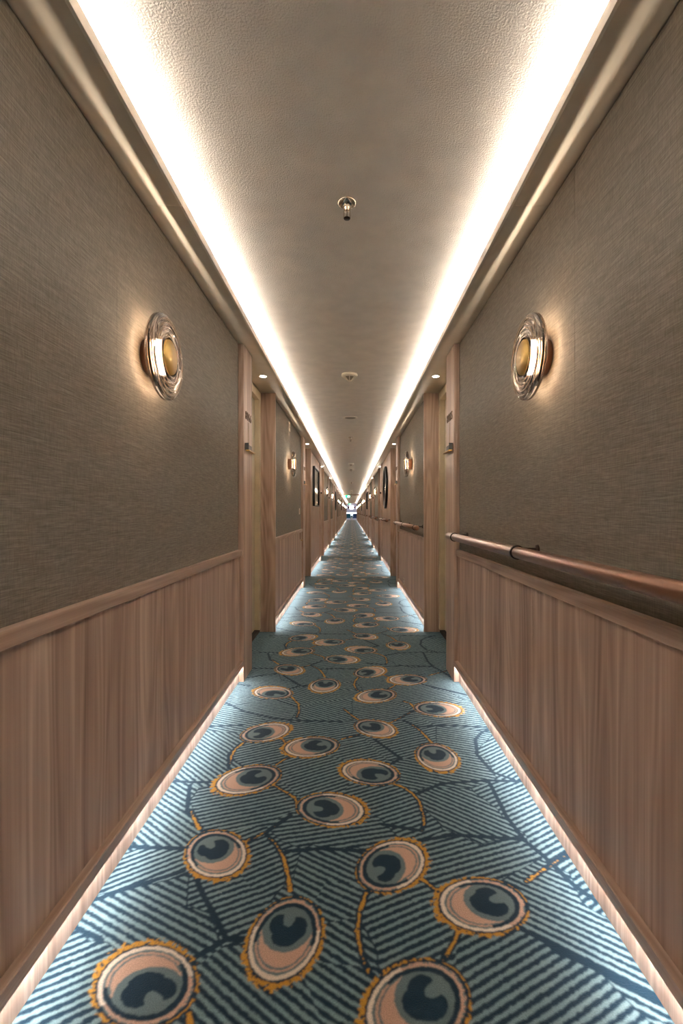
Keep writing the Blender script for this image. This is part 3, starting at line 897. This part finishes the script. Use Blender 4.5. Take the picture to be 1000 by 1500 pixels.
for make, ys, what, cat in ((make_sprinkler, [1.79 + 5.62 * i for i in range(7)], 'chrome pendent sprinkler head on the ceiling', 'sprinkler'),
                            (make_detector, [4.02 + 7.43 * i for i in range(7)], 'white smoke detector with caged tip on the ceiling', 'smoke detector'),
                            (make_speaker, [5.88 + 7.4 * i for i in range(6)], 'round flush ceiling speaker with grey grille', 'speaker')):
    proto = None
    for i, y in enumerate(ys):
        o = make() if proto is None else copy_tree(proto, None)
        if proto is None: proto = o
        o.location = (0, y, ZC)
        tag(o, what + (', nearest of them' if i == 0 else f', {ORD[i]} along the corridor'), cat, cat + 's on the ceiling')

# ------------------------------------------------------------------ small plates on the second bay
def plate(name, s, x, y, z, w, h, mat, label, cat, extra=None):
    root = empty(name, (s * x, y, z))
    g = -s
    MB().box(g * 0.0004, g * 0.007, -w / 2, w / 2, -h / 2, h / 2, 0.0015).build('face_plate', mat, root)
    if extra: extra(root, g)
    tag(root, label, cat)
    return root
def rocker(root, g):
    MB().box(g * 0.0065, g * 0.010, -0.010, 0.010, -0.018, 0.018, 0.001).build('rocker', M['cream'], root)
def sockets(root, g):
    for dz in (-0.02, 0.02):
        MB().lathe([(0.0068, 0.0), (0.0068, 0.011), (0.0078, 0.012), (0.0078, 0.0)], 'x', (0, 0, dz), 16, sgn=g).build('socket_face', M['grille'], root)
def hook(root, g):
    MB().box(g * 0.006, g * 0.036, -0.006, 0.006, -0.060, -0.052, 0.002).build('hook_arm', M['brass_plain'], root)
    MB().box(g * 0.030, g * 0.036, -0.020, 0.020, -0.062, -0.050, 0.002).build('hook_bar', M['brass_plain'], root)
def picto(root, g):
    MB().box(g * 0.0068, g * 0.0078, -0.03, 0.03, -0.02, 0.028).build('dark_field', M['grille'], root)
plate('notice_plate', -1, XF, 5.42, 2.035, 0.10, 0.10, M['white'], 'tiny square notice plate high on left wall above the second lamp', 'notice', picto)
plate('light_switch', -1, XF, 6.47, 1.075, 0.05, 0.08, M['white'], 'small white switch plate on left fabric wall before the second column', 'switch', rocker)
plate('brass_hook', -1, XW, 6.50, 0.740, 0.045, 0.09, M['copper'], 'small brass hook on a pink plate under the left dado cap', 'hook', hook)
plate('power_outlet', 1, XW, 6.08, 0.185, 0.05, 0.085, M['white'], 'white power outlet low on the right dado panel', 'outlet', sockets)

# ------------------------------------------------------------------ far end: lintels, exit signs, lobby
def lintel(n, y):
    o = MB().box(-XL - 0.02, XL + 0.02, y, y + 0.10, ZS + 0.02, ZC - 0.0005).build(f'trim_{n}', M['wood_h'])
    tag(o, f'brown fire-door lintel across the ceiling, {"nearer" if n == 3 else "farther"} of two', 'lintel', kind='structure')
lintel(3, 31.0); lintel(4, 60.5)
M['exit_green'] = plain('exit_green', srgb(20, 150, 110), 0.5, emit=(srgb(20, 170, 120), 1.6))
M['exit_white'] = plain('exit_white', srgb(240, 250, 240), 0.5, emit=(srgb(230, 255, 240), 2.5))
for i, y in enumerate((30.7, 60.2)):
    root = empty('exit_sign', (-0.25, y, ZS - 0.06))
    tag(root, ['green running-man exit sign hanging from the nearer lintel', 'tiny far green exit sign by the farther lintel'][i], 'exit sign')
    MB().box(-0.15, 0.15, 0, 0.025, -0.075, 0.075, 0.003).build('panel', M['exit_green'], root)
    for dx in (-0.1, 0.1):
        MB().box(dx - 0.004, dx + 0.004, 0.008, 0.016, 0.073, ZC - ZS + 0.06).build('hanger', M['chrome'], root)
    m = MB()
    m.lathe([(-0.004, 0.0), (-0.004, 0.013), (-0.001, 0.013)], 'y', (0.03, 0, 0.045), 12)
    m.box(0.005, 0.035, -0.004, -0.001, -0.01, 0.03); m.box(0.03, 0.06, -0.004, -0.001, 0.008, 0.02)
    m.box(-0.02, 0.012, -0.004, -0.001, -0.03, -0.012); m.box(0.018, 0.034, -0.004, -0.001, -0.055, -0.008)
    m.build('running_figure', M['exit_white'], root)
    m = MB().box(0.075, 0.125, -0.004, -0.001, -0.055, 0.05)
    m.build('doorway_mark', M['exit_white'], root)

LY0, LY1 = YE, YE + 7.0
M['lobby_wall'] = plain('lobby_wall', srgb(222, 216, 224), 0.7)
M['lobby_floor'] = plain('lobby_floor', srgb(176, 176, 178), 0.6)
M['teal_fabric'] = plain('teal_upholstery', srgb(38, 108, 122), 0.8)
M['blue_fabric'] = plain('navy_upholstery', srgb(34, 64, 104), 0.8)
M['maroon'] = plain('maroon_print', srgb(104, 46, 60), 0.6)
M['sky_glow'] = emission('daylight_outside', (0.72, 0.88, 1.0), 2.6)
M['lobby_light'] = emission('lobby_ceiling_light', (1.0, 0.98, 0.95), 9.0)
lob = tag(empty('wall_end'), 'pale end wall of the bright lobby at the far end of corridor', 'wall', kind='structure')
MB().box(-1.6, 1.6, LY1, LY1 + 0.1, 1.0, 2.5).build('upper_wall', M['lobby_wall'], lob)
MB().box(-1.6, 1.6, LY1, LY1 + 0.1, 0, 0.35).build('lower_wall', M['lobby_wall'], lob)
for t in (-1, 1):
    MB().box(t * 1.6, t * 1.7, LY0 + 0.03, LY1 + 0.1, 0, 2.5).build('side_wall', M['lobby_wall'], lob)
    MB().box(t * 0.74, t * 1.7, LY0 + 0.03, LY0 + 0.1, 0, 2.5).build('return_wall', M['lobby_wall'], lob)
MB().box(-1.6, 1.6, LY0 + 0.03, LY1, 2.4, 2.5).build('lobby_ceiling', M['lobby_wall'], lob)
tag(MB().box(-1.6, 1.6, LY0 + 0.03, LY1, -0.02, 0.0).build('floor', M['lobby_floor']), 'grey floor of the bright lobby beyond the corridor', 'floor', kind='structure')
win = tag(empty('window_1', (0, LY1, 0.35)), 'wide pale blue daylight window at the corridor end', 'window', kind='structure')
MB().box(-1.6, 1.6, 0.12, 0.13, 0, 0.65).build('daylight', M['sky_glow'], win)
for x in (-1.55, -0.52, 0.52, 1.55):
    MB().box(x - 0.025, x + 0.025, 0.0, 0.08, 0, 0.65).build('mullion', M['white'], win)
lt = tag(empty('lobby_light', (0, LY1, 1.75)), 'bright white square light panel on the lobby end wall', 'light')
MB().box(-0.30, 0.30, -0.06, -0.001, -0.26, 0.26, 0.005).build('housing', M['white'], lt)
MB().box(-0.28, 0.28, -0.066, -0.061, -0.24, 0.24).build('diffuser', M['lobby_light'], lt)
for t in (-1, 1):
    p = tag(empty('maroon_picture', (t * 0.46, LY1, 1.72)), f'small maroon picture {"left" if t < 0 else "right"} of the bright lobby light panel', 'picture')
    MB().box(-0.12, 0.12, -0.03, -0.001, -0.13, 0.13, 0.003).build('frame', M['black'], p)
    MB().box(-0.105, 0.105, -0.034, -0.0305, -0.115, 0.115).build('print', M['maroon'], p)
def armchair(x, y, mat, label):
    r = tag(empty('armchair', (x, y, 0)), label, 'armchair')
    MB().box(-0.32, 0.32, -0.32, 0.32, 0.18, 0.42, 0.04).build('seat', mat, r)
    MB().box(-0.32, 0.32, 0.22, 0.36, 0.40, 0.82, 0.04).build('backrest', mat, r)
    for t in (-1, 1):
        MB().box(t * 0.33, t * 0.42, -0.32, 0.34, 0.18, 0.58, 0.03).build('armrest', mat, r)
        for q in (-1, 1):
            MB().box(t * 0.32 - 0.02, t * 0.32 + 0.02, q * 0.26 - 0.02, q * 0.26 + 0.02, 0.0, 0.185).build('leg', M['bronze'], r)
armchair(-0.46, LY1 - 1.2, M['teal_fabric'], 'teal armchair standing left in the far lobby by the window')
armchair(0.50, LY1 - 0.8, M['blue_fabric'], 'navy armchair standing right in the far lobby by the window')
pt = tag(empty('potted_plant', (0.0, LY1 - 2.2, 0)), 'dark leafy plant in a pale pot before the lobby window', 'plant')
MB().lathe([(0, 0.0), (0, 0.10), (0.28, 0.14), (0.28, 0.12), (0.25, 0.0)], 'z', (0, 0, 0), 20).build('pot', M['white'], pt)
rng = random.Random(3)
M['leaf'] = plain('dark_leaf', srgb(36, 84, 84), 0.5)
for i in range(14):
    a, l, up = rng.uniform(0, 6.28), rng.uniform(0.14, 0.26), rng.uniform(0.2, 0.45)
    c, sn = math.cos(a), math.sin(a)
    MB().add([(0, 0, 0.24), (c * l * .5 - sn * .04, sn * l * .5 + c * .04, 0.24 + up * .6), (c * l, sn * l, 0.24 + up), (c * l * .5 + sn * .04, sn * l * .5 - c * .04, 0.24 + up * .6)], [(0, 1, 2, 3)]).build('leaf', M['leaf'], pt)

# wall behind the viewpoint
tag(MB().box(-0.9, 0.9, YB - 0.06, YB - 0.003, 0, ZC).build('wall_back', M['wood']), 'walnut panelled wall closing the corridor behind the viewpoint', 'wall', kind='structure')
